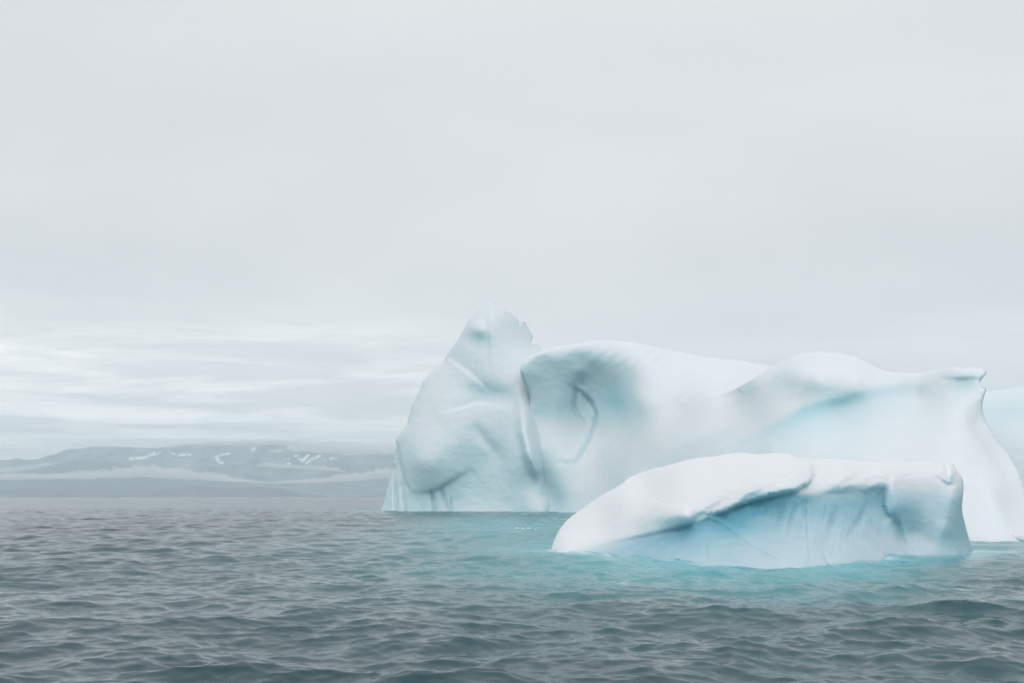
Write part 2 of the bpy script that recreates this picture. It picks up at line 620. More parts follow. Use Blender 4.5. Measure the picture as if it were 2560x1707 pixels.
def sea_material():
    m, t, out = new_mat('sea_water')
    p = t.nodes.new('ShaderNodeBsdfPrincipled')
    g = nd(t, 'ShaderNodeAttribute', attribute_name='glow')
    r = nd(t, 'ShaderNodeAttribute', attribute_name='rough')
    c1 = ramp(t, g.outputs['Fac'], [(0.0, (0.006, 0.032, 0.043)), (0.25, (0.038, 0.105, 0.118)), (0.6, (0.07, 0.26, 0.29)), (1.0, (0.11, 0.38, 0.435))])
    ws = nd(t, 'ShaderNodeAttribute', attribute_name='wash')
    c1 = mixc(t, mth(t, 'MULTIPLY', ws.outputs['Fac'], 0.55), c1, (0.62, 0.70, 0.72))
    t.links.new(c1, p.inputs['Base Color'])
    t.links.new(r.outputs['Fac'], p.inputs['Roughness'])
    p.inputs['IOR'].default_value = 1.333
    tc = nd(t, 'ShaderNodeTexCoord')
    mp_ = nd(t, 'ShaderNodeMapping')
    mp_.inputs['Scale'].default_value = (0.7, 1.4, 1)
    t.links.new(tc.outputs['Object'], mp_.inputs[0])
    n1 = nd(t, 'ShaderNodeTexNoise', i_Scale=6.0, i_Detail=5.0, i_Roughness=0.6, i_Distortion=0.7)
    t.links.new(mp_.outputs[0], n1.inputs['Vector'])
    b = nd(t, 'ShaderNodeBump', i_Strength=0.2, i_Distance=0.035)
    t.links.new(n1.outputs[0], b.inputs['Height'])
    t.links.new(b.outputs[0], p.inputs['Normal'])
    t.links.new(p.outputs[0], out.inputs[0])
    return m


build_sea()

# ------------------------------------------------------------------ mountains and hills across the fjord


def land_material(name, rock, green):
    m, t, out = new_mat(name)
    p = t.nodes.new('ShaderNodeBsdfPrincipled')
    tc = nd(t, 'ShaderNodeTexCoord')
    n1 = nd(t, 'ShaderNodeTexNoise', i_Scale=0.0016, i_Detail=9.0, i_Roughness=0.68)
    t.links.new(tc.outputs['Object'], n1.inputs['Vector'])
    f = ramp(t, n1.outputs[0], [(0.38, 0.0), (0.62, 1.0)])
    c = mixc(t, f, rock, green)
    a = nd(t, 'ShaderNodeAttribute', attribute_name='snow')
    n2 = nd(t, 'ShaderNodeTexNoise', i_Scale=0.012, i_Detail=5.0)
    t.links.new(tc.outputs['Object'], n2.inputs['Vector'])
    s = mth(t, 'ADD', a.outputs['Fac'], mth(t, 'MULTIPLY', mth(t, 'SUBTRACT', n2.outputs[0], 0.5), 0.5))
    s = ramp(t, s, [(0.45, 0.0), (0.55, 1.0)])
    c = mixc(t, s, c, (0.85, 0.87, 0.9))
    t.links.new(c, p.inputs['Base Color'])
    p.inputs['Roughness'].default_value = 0.95
    t.links.new(p.outputs[0], out.inputs[0])
    return m


ROCK = land_material('mountain_rock', (0.035, 0.06, 0.085), (0.20, 0.245, 0.28))
HEATH = land_material('hill_heath', (0.07, 0.095, 0.12), (0.12, 0.15, 0.17))


def land(name, label, crest, dist, depth, mat, seed, cat, gully=0.25, snow=None, nx=420, ny=70):
    """terrain whose skyline follows crest [(u, v)] at distance dist; front slope comes down to the sea"""
    C = np.array(crest, float)
    xs = (C[:, 0] - PW / 2) / F * dist
    zs = (HZ - C[:, 1]) / F * dist
    x = np.linspace(xs[0], xs[-1], nx)
    crest_z = np.interp(x, xs, zs)
    # soften the polyline
    k = np.hanning(7)
    k /= k.sum()
    crest_z = np.convolve(np.pad(crest_z, 3, 'edge'), k, 'valid')
    t = np.linspace(-1, 1, ny)
    XX, TT = np.meshgrid(x, t, indexing='ij')
    YY = dist + TT * depth
    sc = depth * 0.35
    P = np.column_stack([XX.ravel() / sc + seed, YY.ravel() / sc, np.full(XX.size, seed * 1.7)])
    er = fbm(P, 5, 0.5, ridged=True).reshape(XX.shape)
    prof = np.where(TT < 0, 1 - np.abs(TT) ** 1.25, 1 - np.abs(TT) ** 1.6)
    Zz = crest_z[:, None] * prof * (1 - gully * (1 - np.exp(-(TT / 0.18) ** 2)) * (0.55 - 0.45 * er))
    Zz = Zz - 3.0 * (np.abs(TT) > 0.98)
    V = np.column_stack([XX.ravel(), YY.ravel(), Zz.ravel()])
    idx = np.arange(nx * ny).reshape(nx, ny)
    faces = np.stack([idx[:-1, :-1], idx[1:, :-1], idx[1:, 1:], idx[:-1, 1:]], -1).reshape(-1, 4)
    sn = np.zeros(len(V))
    if snow:
        U = V[:, 0] / V[:, 1] * F + PW / 2
        Vp = HZ - (V[:, 2] - H) / V[:, 1] * F
        q = np.column_stack([U, Vp])
        for pts, w in snow:
            d, _, _ = polydist(q, pts)
            sn = np.maximum(sn, np.clip(1.2 - d / (2.7 * w), 0, 1))
        sx = fbm(np.column_stack([V[:, 0] / 900, V[:, 1] / 2500, V[:, 2] / 70]), 4, 0.6)
        sn = np.maximum(sn, np.clip((sx - 0.50) * 2.4, 0, 0.66) * np.clip((V[:, 2] - 350) / 300, 0, 1))
        sn[(TT.ravel() > 0.02)] *= 0.0
    o = mesh_obj(name, V, faces, mat, None, {'snow': sn})
    tag(o, label, cat, 'structure')
    return o


SNOW = [([(324, 1147), (372, 1142)], 2.0), ([(372, 1136), (414, 1132)], 1.3), ([(448, 1137), (476, 1136)], 1.5),
        ([(540, 1142), (546, 1152), (556, 1157)], 1.8), ([(545, 1140), (576, 1132)], 1.2), ([(631, 1125), (637, 1118)], 1.6),
        ([(738, 1139), (752, 1148), (760, 1150)], 1.8), ([(770, 1138), (758, 1151)], 2.0), ([(780, 1146), (800, 1138)], 1.4),
        ([(723, 1113), (742, 1120)], 2.0), ([(765, 1157), (775, 1153)], 1.3), ([(825, 1146), (842, 1145)], 1.3),
        ([(718, 1158), (732, 1157)], 1.4)]
land('mountain', 'snow patched far mountain range whose tops reach into the cloud', [(-900, 1190), (-600, 1150), (-300, 1165), (-60, 1172), (17, 1150), (60, 1147), (94, 1148), (140, 1135), (183, 1125),
     (225, 1116), (300, 1116), (383, 1119), (408, 1117), (468, 1109), (560, 1106), (723, 1102), (800, 1112), (880, 1122), (990, 1130), (1200, 1120),
     (1500, 1140), (1900, 1160), (2300, 1190), (2600, 1225)], 26000, 5200, ROCK, 3.1, 'mountain', 0.75, SNOW, 1000, 150)
land('hill', 'dark lower shoulder in front of the mountain at the left', [(-700, 1210), (-300, 1195), (-100, 1190), (0, 1182), (60, 1178), (110, 1166), (160, 1156), (204, 1149), (240, 1151),
     (280, 1154), (330, 1163), (390, 1172), (460, 1185), (560, 1200), (700, 1220), (800, 1238)], 20500, 1600, HEATH, 8.3, 'hill', 0.3, None, 420, 70)
land('hill', 'low dark headland along the far shore at the left edge', [(-500, 1232), (-200, 1226), (0, 1222), (98, 1219), (140, 1222), (178, 1224), (250, 1227), (320, 1229), (380, 1232), (430, 1240)],
     16000, 700, HEATH, 5.2, 'hill', 0.2, None, 300, 50)
land('hill', 'low dark humped island off the far shore left of the icebergs', [(370, 1240), (385, 1226), (430, 1219), (480, 1213), (520, 1215), (565, 1218), (610, 1217), (650, 1215), (680, 1219),
     (706, 1220), (730, 1228), (752, 1236), (765, 1241)], 16300, 700, HEATH, 2.4, 'hill', 0.2, None, 300, 50)

# ------------------------------------------------------------------ low cloud and the air between


def volume_mat(name, colr, dens, aniso=0.0):
    m, t, out = new_mat(name)
    v = nd(t, 'ShaderNodeVolumePrincipled')
    v.inputs['Color'].default_value = (*colr, 1)
    v.inputs['Density'].default_value = dens
    v.inputs['Anisotropy'].default_value = aniso
    t.links.new(v.outputs[0], out.inputs['Volume'])
    return m


def fog_bank(label, spine, dist, thick_y, dens, seed, nseg=420, nr=40):
    """a long lens of low cloud: spine [(u, v, half height px)]"""
    S = np.array(spine, float)
    s = np.concatenate([[0], np.cumsum(np.hypot(np.diff(S[:, 0]), np.diff(S[:, 1])))])
    tt = np.linspace(0, s[-1], nseg)
    u, v, h = (np.interp(tt, s, S[:, k]) for k in range(3))
    a = np.linspace(0, 2 * np.pi, nr, endpoint=False)
    A, I = np.meshgrid(a, np.arange(nseg))
    n = fbm(np.column_stack([(u[I] / 22).ravel() + seed, (np.cos(A) * 1.4).ravel(), (np.sin(A) * 1.4).ravel() + seed]), 6, 0.62).reshape(A.shape)
    end = np.clip(np.minimum(tt, s[-1] - tt) / 30, 0, 1)[I] ** 0.5
    rr = np.clip(1 + 0.75 * n, 0.05, 3) * end
    hz = h[I] * np.sin(A) * np.where(np.sin(A) > 0, rr, 0.55 + 0.25 * n)
    yy = dist + thick_y * np.cos(A) * rr
    vz = HZ - (H + (HZ - (v[I] - hz)) / F * dist - H) / dist * F
    zz = H + (HZ - v[I] + hz) / F * dist
    xx = (u[I] - PW / 2) / F * dist
    V = np.column_stack([xx.ravel(), yy.ravel(), zz.ravel()])
    idx = np.arange(nseg * nr).reshape(nseg, nr)
    nx_ = np.roll(idx, -1, 1)
    f = np.stack([idx[:-1], nx_[:-1], nx_[1:], idx[1:]], -1).reshape(-1, 4)
    V = np.vstack([V, V[idx[0]].mean(0), V[idx[-1]].mean(0)])
    c0, c1 = len(V) - 2, len(V) - 1
    me = bpy.data.meshes.new('fog_bank')
    me.from_pydata(V.tolist(), [], f.tolist() + [(c0, int(idx[0][(j + 1) % nr]), int(idx[0][j])) for j in range(nr)]
                   + [(c1, int(idx[-1][j]), int(idx[-1][(j + 1) % nr])) for j in range(nr)])
    me.update()
    me.materials.append(volume_mat('low_cloud', (1, 1, 1), dens, 0.2))
    o = bpy.data.objects.new('fog_bank', me)
    col.objects.link(o)
    tag(o, label, 'fog', 'stuff')
    return o


fog_bank('long white fog bank lying across the foot of the mountain', [(-350, 1197, 8), (-100, 1195, 8), (40, 1193, 8), (180, 1192, 8), (300, 1186, 13), (360, 1184, 16), (450, 1188, 15), (540, 1195, 11), (620, 1203, 4), (660, 1207, 2)],
         18500, 700, 0.0030, 1.0)
fog_bank('white fog bank thickening towards the tall iceberg', [(660, 1207, 2), (740, 1204, 4), (830, 1201, 7), (900, 1194, 12), (960, 1187, 15), (1100, 1185, 16), (1300, 1190, 12)], 18300, 700, 0.0030, 4.0)
fog_bank('small wisp of cloud on the right flank of the mountain', [(640, 1167, 1), (665, 1162, 8), (700, 1166, 6), (760, 1168, 5), (820, 1172, 4), (850, 1175, 1)], 19500, 350, 0.0026, 9.0)
fog_bank('thin cloud wisp low on the right flank of the mountain', [(795, 1174, 1), (820, 1173, 6), (850, 1175, 7), (868, 1178, 2)], 19300, 300, 0.0026, 12.0)
fog_bank('cloud puff below the mountain summit', [(660, 1130, 1), (685, 1128, 8), (705, 1128, 8), (722, 1132, 1)], 20500, 350, 0.0020, 15.0)
fog_bank('cloud rolling over the right end of the mountain ridge', [(715, 1126, 2), (760, 1122, 11), (820, 1124, 14), (900, 1128, 11), (960, 1130, 9), (1050, 1128, 12), (1300, 1125, 14), (1600, 1135, 5)], 20200, 600, 0.0026, 18.0)
fog_bank('flat sheet of cloud capping the mountain summit', [(380, 1119, 1), (430, 1114, 4), (560, 1108, 6), (700, 1106, 7), (820, 1112, 6), (950, 1118, 5), (1200, 1112, 6), (1500, 1118, 2)], 20800, 700, 0.0012, 21.0)
fog_bank('wisp of mist between the left shoulder and the mountain', [(-120, 1178, 7), (0, 1176, 6), (50, 1173, 6), (90, 1166, 6), (125, 1160, 4), (140, 1155, 1)], 21800, 300, 0.0026, 24.0)
fog_bank('faint cloud shred in the middle of the mountain face', [(445, 1150, 1), (465, 1152, 5), (485, 1156, 5), (495, 1158, 1)], 20500, 250, 0.0009, 27.0)
fog_bank('faint cloud shred right of the long snow gully', [(560, 1155, 1), (575, 1156, 5), (595, 1159, 4), (615, 1162, 1)], 20500, 250, 0.0010, 30.0)

me = bpy.data.meshes.new('haze')
x0, x1, y0, y1, z0, z1 = -34000, 34000, -4000, 33000, -6, 1650
hv = [(x, y, z) for z in (z0, z1) for y in (y0, y1) for x in (x0, x1)]
me.from_pydata(hv, [], [(0, 2, 3, 1), (4, 5, 7, 6), (0, 1, 5, 4), (2, 6, 7, 3), (0, 4, 6, 2), (1, 3, 7, 5)])
me.materials.append(volume_mat('haze_air', (0.82, 0.945, 1.0), 5.8e-5, 0.0))
haze = bpy.data.objects.new('haze', me)
col.objects.link(haze)
tag(haze, 'pale sea haze veiling the far shore', 'haze', 'stuff')

# ------------------------------------------------------------------ the tall iceberg
berg = bpy.data.objects.new('iceberg', None)
berg.location = (0, 0, 0)
col.objects.link(berg)
tag(berg, 'huge smooth iceberg with a pointed tower at its left end and a horned ridge', 'iceberg')

# --- pinnacle at the left end
TOWER = [(1229, 749, .5), (1218, 754, .6), (1208, 760, .8), (1185, 785, .8), (1173, 798, .8), (1160, 821, .8), (1149, 842, .9), (1131, 867, .9), (1118, 885, .9),
         (1108, 904, 1.2), (1085, 923, 1.4), (1070, 938, 1.4), (1057, 955, 1.4), (1053, 969, 1.6), (1040, 992, 1.8), (1030, 1013, 1.8), (1023, 1038, 1.8),
         (1017, 1061, 1.6), (1004, 1078, 1.2), (997, 1087, 1.0), (990, 1101, .7), (992, 1114, .7), (988, 1136, .8), (983, 1156, .6), (986, 1172, .8), (979, 1190, .8), (973, 1206, .8),
         (966, 1230, .8), (961, 1252, .8), (953, 1275, .6), (948, 1300, .6), (955, 1330, 1), (1100, 1335, 1), (1400, 1335, 1), (1440, 1250, 2), (1440, 1000, 2), (1420, 930, 2),
         (1385, 890, 1), (1357, 875, .8), (1346, 862, .4), (1336, 858, .4), (1328, 854, .4), (1333, 841, .4), (1327, 829, .5), (1321, 818, .5), (1309, 802, .4), (1303, 800, .4), (1300, 810, .4), (1292, 793, .5),
         (1277, 781, .5), (1258, 770, .4), (1250, 769, .4), (1242, 766, .4), (1236, 756, .4)]
tower_f = rbf([(960, 1276, 177), (1000, 1276, 173), (1100, 1277, 169), (1200, 1278, 167), (1300, 1279, 164), (1363, 1280, 162),
               (960, 1330, 175), (1200, 1330, 164), (1400, 1330, 166), (1392, 1280, 165.5), (1390, 1200, 169),
               (995, 1150, 178), (1050, 1150, 171), (1150, 1150, 170), (1250, 1150, 168.5), (1320, 1150, 165),
               (1045, 1000, 182), (1120, 1000, 176), (1200, 1000, 174), (1280, 1000, 172), (1330, 1000, 173),
               (1118, 900, 185), (1180, 900, 180), (1250, 900, 178), (1320, 900, 180),
               (1180, 800, 187), (1230, 800, 184), (1290, 815, 187), (1229, 755, 190), (1340, 865, 188),
               (1430, 1000, 181), (1430, 1250, 168)])


def tower_depth(q):
    D = tower_f(q)
    D = D + step(q, [(1100, 1035, 0), (1154, 1022, 1.2), (1185, 1011, 1.8), (1212, 1009, 1.6), (1240, 1012, .6), (1270, 1015, 0)][::-1], 3.0, 30)
    D = D + step(q, [(1105, 892, 0), (1130, 906, .5), (1160, 928, .8), (1185, 948, .9), (1205, 966, .5), (1215, 980, 0)][::-1], 4.0, 30)
    D = D - 1.1 * blob(q, 1072, 1125, 85, 90, -35)                       # smooth belly
    D = D + step(q, [(1020, 1218, 0), (1045, 1226, .5), (1085, 1220, .8), (1115, 1203, .8), (1150, 1180, .5), (1180, 1160, 0)], 6.0, 45)
    D = D + 1.5 * blob(q, 1225, 985, 60, 26, 10)
    D = D + 0.6 * blob(q, 1185, 855, 32, 20, 30) - 1.3 * blob(q, 1200, 822, 22, 18, 20)
    D = D + step(q, [(1232, 760, 0), (1224, 800, .8), (1228, 850, .9), (1230, 900, .4), (1238, 930, 0)], 5, 40)
    D = D + ridge(q, [(1300, 960, 0), (1306, 1010, -1.2), (1310, 1080, -2.6), (1322, 1130, -2.8), (1338, 1170, -2.4), (1352, 1200, -1.0), (1360, 1240, 0)], 14, 24)
    D = D + step(q, [(1000, 1108, 0), (1002, 1130, .8), (1008, 1170, 1.4), (1018, 1205, 1.2), (1030, 1224, 0)], 3, 30)
    for pts, w in (([(985, 1180, 0), (988, 1230, .9), (990, 1285, .8)], 4), ([(1004, 1200, 0), (1008, 1240, .9), (1013, 1285, .7)], 4),
                   ([(1078, 1222, 0), (1083, 1250, .8), (1087, 1285, .6)], 5), ([(1100, 1215, 0), (1110, 1245, .7), (1122, 1285, .5)], 5),
                   ([(1126, 1240, 0), (1128, 1262, .5), (1130, 1285, .5)], 3)):
        D = D + ridge(q, pts, w)
    D = D + ridge(q, [(1180, 1050, 0), (1200, 1085, .6), (1230, 1120, .5), (1250, 1160, 0)], 14)
    return D


def ice_detail(amp_lo, sc_lo, amp_hi, sc_hi):
    def f(q, P, s):
        e = np.clip(s / 12.0, 0, 1)
        return e * (amp_lo * fbm(P / sc_lo, 3) + amp_hi * fbm(P / np.array([sc_hi, sc_hi, sc_hi * 0.7]), 3))
    return f


def tower_blue(q):
    b = 0.10 + 0.25 * blob(q, 1160, 1178, 55, 16, -32) + 0.25 * blob(q, 1140, 1235, 26, 26)  # recess, scoop and undercut tints paint shade into the ice colour
    b += 0.22 * blob(q, 1185, 858, 30, 14, 30) + 0.15 * blob(q, 1225, 985, 70, 28, 10) + 0.12 * blob(q, 1070, 1235, 30, 12)
    return b


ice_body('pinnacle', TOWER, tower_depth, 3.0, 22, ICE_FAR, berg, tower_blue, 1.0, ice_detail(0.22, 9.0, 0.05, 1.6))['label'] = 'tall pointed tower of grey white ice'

# --- the long body: scooped dome and the horned ridge coming towards the boat
DOME = [(1357, 875, 1.0), (1380, 869, 2.0), (1415, 862, 3.0), (1476, 853, 4), (1514, 851, 4), (1552, 852, 4), (1600, 859, 4), (1649, 870, 4), (1700, 880, 4), (1752, 890, 3.5), (1800, 896, 3.5), (1852, 902, 3.0),
        (1895, 909, 2.5), (1928, 916, 2.5), (1960, 925, 2.5), (1990, 960, 2.5), (1990, 1040, 3), (1950, 1150, 3), (1850, 1330, 2), (1600, 1330, 2), (1400, 1318, 1), (1340, 1310, .6), (1335, 1279, .5), (1332, 1237, .5), (1326, 1195, .6), (1320, 1160, .6), (1314, 1126, .6),
        (1312, 1083, .7), (1320, 1038, .8), (1326, 999, .8), (1321, 976, .9), (1307, 950, .9), (1300, 927, .9), (1307, 907, .9), (1330, 888, .9)]
RIDGE = [(1928, 916, 1.5), (1945, 908, 2.0), (1964, 899, 2.5), (2000, 885, 3.0), (2045, 879, 3.2), (2104, 884, 3.0), (2144, 894, 2.8), (2185, 915, 2.5), (2221, 929, 2.2), (2266, 932, 2.0),
        (2311, 930, 1.5), (2347, 924, 1.2), (2370, 918, .9), (2383, 916, .7), (2401, 920, .6), (2420, 919, .6), (2437, 918, .6), (2452, 920, .5), (2462, 926, .4), (2467, 930, .4), (2462, 938, .3), (2455, 946, .4), (2451, 953, .4),
        (2450, 960, .4), (2455, 969, .3), (2462, 970, .3), (2466, 974, .3), (2460, 990, .6), (2456, 1010, .8), (2458, 1030, 1.0), (2466, 1054, 1.2), (2482, 1080, 1.4), (2500, 1108, 1.5), (2518, 1130, 1.5), (2532, 1153, 1.5), (2546, 1178, 1.5), (2556, 1203, 1.5),
        (2575, 1255, 1.5), (2592, 1310, 1.5), (2602, 1370, 1.5), (2606, 1420, 1.5), (2400, 1430, 2), (2100, 1390, 2), (1800, 1350, 2), (1600, 1330, 1), (1420, 1320, 0), (1400, 1285, 0), (1450, 1200, 0), (1540, 1125, 0), (1640, 1050, 0), (1730, 1003, .0), (1790, 988, .2), (1830, 975, .8), (1880, 948, 1.3), (1905, 931, 1.5)]
dome_f = rbf([(1300, 927, 169), (1330, 888, 170), (1330, 960, 170), (1340, 1050, 170.5), (1345, 1130, 167), (1355, 1200, 166), (1363, 1280, 164.2), (1335, 1280, 167), (1325, 1200, 169.5), (1440, 1281, 154), (1560, 1290, 138), (1440, 1330, 150),
              (1400, 1000, 171.5), (1470, 1000, 174), (1478, 1070, 171.5), (1400, 1110, 166.5), (1440, 1160, 162), (1430, 1220, 158), (1385, 1240, 161.5),
              (1400, 890, 170.5), (1476, 870, 170), (1510, 920, 169.2), (1520, 985, 168.2), (1545, 970, 165), (1575, 960, 160.5), (1560, 1060, 157), (1520, 1120, 158), (1500, 1180, 155),
              (1600, 900, 162), (1600, 1000, 153), (1600, 1100, 146), (1580, 1200, 139), (1560, 855, 168), (1650, 872, 165), (1700, 940, 154), (1700, 1030, 142), (1720, 1100, 132),
              (1750, 893, 160), (1800, 950, 145), (1850, 905, 156), (1925, 918, 153), (1860, 955, 144), (1830, 982, 138.5), (1780, 1008, 134.5)])
ridge_f = rbf([(1440, 1281, 154), (1560, 1290, 138), (1500, 1180, 155), (1580, 1200, 139), (1600, 1150, 141), (1650, 1110, 137), (1700, 1060, 136), (1720, 1130, 126),
               (1780, 1008, 133.8), (1830, 982, 132), (1800, 1080, 122), (1820, 1150, 110), (1880, 950, 124), (1900, 1010, 116), (1900, 1070, 110), (1930, 1120, 100), (1935, 920, 121),
               (1980, 930, 114), (2045, 890, 115), (2045, 950, 107.5), (1990, 1000, 107.5), (2060, 985, 105.2), (2110, 900, 113), (2140, 955, 104.6), (2070, 1020, 103.4), (2150, 1005, 102.4), (2230, 985, 101.6), (2200, 935, 107), (2266, 940, 103), (2350, 935, 98), (2440, 925, 93), (2400, 960, 92),
               (2100, 1045, 101.6), (2300, 990, 98.8), (2060, 1100, 95), (2160, 1080, 93), (2280, 1080, 87), (2380, 1050, 85), (2450, 1050, 86),
               (2150, 1150, 84), (2280, 1170, 76), (2400, 1150, 74), (2500, 1150, 78), (2400, 1250, 64), (2480, 1220, 66), (2550, 1230, 69), (2440, 1320, 57.5), (2500, 1330, 56.5), (2580, 1330, 58),
               (2480, 1355, 54.5), (2560, 1352, 56), (2300, 1330, 62), (2480, 1420, 52), (2100, 1300, 80), (1800, 1300, 108), (1800, 1350, 105)])


def body_depth(q):
    DB = dome_f(q)
    # crescent seam of the old scoop, and the plate of ice standing inside it
    seam = [(1420, 960, 0), (1434, 968, .5), (1455, 980, .9), (1480, 1005, 1.2), (1491, 1037, 1.4), (1480, 1075, 1.3), (1468, 1105, 1.2), (1448, 1140, 1.2), (1437, 1153, 1.1), (1415, 1158, .8), (1390, 1160, 0)]
    DB = DB + 0.5 * ridge(q, seam, 8.0, 4.0) + step(q, [p for p in seam][::-1], 3.0, 26) * -0.5
    DB = DB + ridge(q, [(1432, 955, 0), (1440, 980, .9), (1436, 1010, .9), (1442, 1035, .6), (1462, 1062, .5), (1470, 1090, 0)], 6.0)
    DB = DB + 1.5 * blob(q, 1545, 992, 38, 55, -25) + 0.3 * blob(q, 1480, 925, 30, 40, -20) + 0.8 * blob(q, 1450, 895, 24, 24, 15) + 0.8 * blob(q, 1452, 955, 18, 18)
    DB = DB + 1.6 * blob(q, 1382, 1240, 22, 40, -20)
    # long soft flutes running down the dome's shoulder
    DB = DB + 0.22 * np.sin((q[:, 0] + 0.9 * q[:, 1]) / 6.0 + 2 * noise3(np.column_stack([q / 60, np.zeros(len(q))]))) * blob(q, 1600, 885, 130, 28, 10)
    DC = ridge_f(q)
    DC = DC + step(q, [(1900, 1080, 0), (1950, 1045, 1.0), (2000, 1012, 1.3), (2040, 998, 1.5), (2090, 988, 1.6), (2140, 976, 1.6), (2190, 963, 1.4), (2240, 955, 1.0), (2300, 952, .6), (2340, 965, 0)], 20, 120)
    DC = DC - 2.0 * blob(q, 2060, 930, 80, 38, -8) + 0.4 * blob(q, 1945, 960, 38, 28, -35)
    DC = DC + 1.3 * blob(q, 2405, 965, 40, 22, -10)
    DC = DC + step(q, [(2340, 935, 0), (2365, 940, .6), (2400, 942, .9), (2440, 940, .6), (2458, 942, 0)], 5, 18)
    DC = DC + 1.0 * ridge(q, [(2420, 1010, 0), (2440, 1060, 1.0), (2480, 1120, 1.0), (2520, 1180, .6), (2540, 1240, 0)], 16, 30)
    DC = DC - ridge(q, [(2330, 1190, 0), (2400, 1170, .7), (2450, 1190, .9), (2490, 1250, .9), (2515, 1330, .3)], 30)
    return DB, DC


SEAM = [(1932, 905, 1.0), (1905, 932, 2.0), (1880, 950, 4), (1830, 978, 10), (1780, 1005, 22), (1700, 1060, 42), (1600, 1130, 50), (1480, 1215, 55), (1380, 1300, 55)]


def seam_blend(q):
    d, s, e = polydist(q, SEAM)
    sg = d * np.where(s >= 0, -1, 1)          # right of travel is the dome
    return sg, e[:, 0], 0.5 * (1 + np.tanh(sg / e[:, 0]))


def dome_depth(q):
    DB, DC = body_depth(q)
    sg, w, W = seam_blend(q)
    soft = np.clip((w - 8) / 20, 0, 1)
    D = DB * (1 - W * soft) + DC * W * soft
    return D + 0.05 * np.maximum(sg - 10 * soft, 0)       # it dives below the ridge


def ridge_depth(q):
    DB, DC = body_depth(q)
    sg, w, W = seam_blend(q)
    soft = np.clip((w - 8) / 20, 0, 1)
    W = np.maximum(W, 1 - soft)
    D = DB * (1 - W) + DC * W
    return D + 0.06 * soft * np.maximum(-sg - 12, 0) - 0.03 * np.clip((sg + 10) / 10, 0, 1)


def body_blue(q):
    b = 0.05 + 0.75 * blob(q, 1540, 1000, 30, 50, -30) + 0.22 * blob(q, 1480, 905, 34, 30, 30) + 0.35 * blob(q, 1452, 955, 22, 20) + 0.10 * blob(q, 1420, 1040, 90, 110)  # scoop's blue ice, with the hollow's shade painted in as extra tint
    b += 0.45 * ridge(q, [(1455, 980, .5), (1480, 1005, .8), (1491, 1037, 1), (1480, 1075, 1), (1468, 1105, .9), (1448, 1140, 1), (1437, 1153, 1), (1415, 1158, .6)], 6)
    b += 0.22 * blob(q, 1390, 1250, 26, 40)
    # the dense blue layer under the ridge's brow, its tint deepened as shade
    d, s, e = polydist(q, [(1870, 1085, .35), (1950, 1045, .8), (2010, 1008, 1), (2090, 988, 1), (2140, 976, .9), (2190, 963, .6), (2250, 955, .4), (2330, 960, .1)])
    sg = d * np.where(s >= 0, 1, -1)
    b += 0.95 * e[:, 0] * 0.5 * (1 + np.tanh((sg - 6) / 8)) * np.exp(-np.maximum(sg, 0) / 55)
    b += 0.22 * blob(q, 1945, 960, 40, 24, -30) + 0.35 * blob(q, 2405, 965, 42, 20, -8) + 0.20 * blob(q, 1760, 1110, 120, 22, -18)
    return b


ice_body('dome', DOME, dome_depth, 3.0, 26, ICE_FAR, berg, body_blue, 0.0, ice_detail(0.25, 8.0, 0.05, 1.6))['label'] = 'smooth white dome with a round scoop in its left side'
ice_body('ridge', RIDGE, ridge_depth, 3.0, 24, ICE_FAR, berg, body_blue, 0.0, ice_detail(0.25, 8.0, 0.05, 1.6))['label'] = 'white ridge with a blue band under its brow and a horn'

# --- the wing that shows behind the horn at the right
WING = [(2380, 1000, 1), (2430, 985, 1), (2464, 978, .9), (2500, 975, 1), (2537, 969, 1), (2600, 955, 2), (2700, 930, 3), (2800, 955, 3), (2860, 1100, 3), (2890, 1320, 2), (2890, 1350, 2), (2380, 1350, 1)]
wing_f = rbf([(2390, 1000, 120), (2464, 985, 122), (2560, 970, 122), (2700, 940, 122), (2420, 1100, 107), (2560, 1100, 106), (2560, 1200, 101), (2700, 1150, 103), (2850, 1150, 108), (2560, 1300, 96), (2850, 1300, 102), (2400, 1300, 99)])
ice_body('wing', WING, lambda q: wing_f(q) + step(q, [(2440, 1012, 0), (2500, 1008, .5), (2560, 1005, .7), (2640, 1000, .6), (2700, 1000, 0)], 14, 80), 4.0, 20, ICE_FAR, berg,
         lambda q: 0.16 + 0.25 * blob(q, 2520, 1030, 90, 30, -5), 0.4, ice_detail(0.3, 7.0, 0.1, 1.3))['label'] = 'pale blue wing of ice behind the horn'

# ------------------------------------------------------------------ the low ice in front
FRONT = [(1377, 1375, .3), (1379, 1367, .5), (1384, 1352, .7), (1398, 1324, .9), (1417, 1300, 1.0), (1455, 1271, 1.0), (1503, 1238, 1.0), (1550, 1212, .9), (1570, 1195, .8), (1598, 1183, .8), (1627, 1173, .8), (1665, 1164, .8),
         (1703, 1153, .8), (1750, 1143, .7), (1789, 1140, .7), (1808, 1136, .6), (1827, 1133, .6), (1855, 1131, .6), (1893, 1135, .6), (1931, 1132, .6), (1953, 1132, .6), (1970, 1134, .5), (1989, 1143, .5), (2017, 1145, .6), (2074, 1146, .7), (2141, 1150, .7), (2170, 1154, .7), (2217, 1156, .7),
         (2241, 1154, .7), (2293, 1153, .7), (2336, 1155, .6), (2354, 1158, .4), (2362, 1163, .25), (2372, 1160, .25), (2384, 1162, .3), (2390, 1172, .3), (2396, 1181, .4), (2404, 1190, .5), (2408, 1202, .6), (2409, 1220, .7), (2408, 1233, .8), (2405, 1262, .8), (2407, 1285, .8), (2412, 1305, .8), (2422, 1343, .7), (2434, 1374, .6),
         (2446, 1400, .5), (2452, 1440, .5), (2300, 1475, .5), (2000, 1510, .5), (1600, 1485, .5), (1400, 1440, .5), (1376, 1390, .3)]
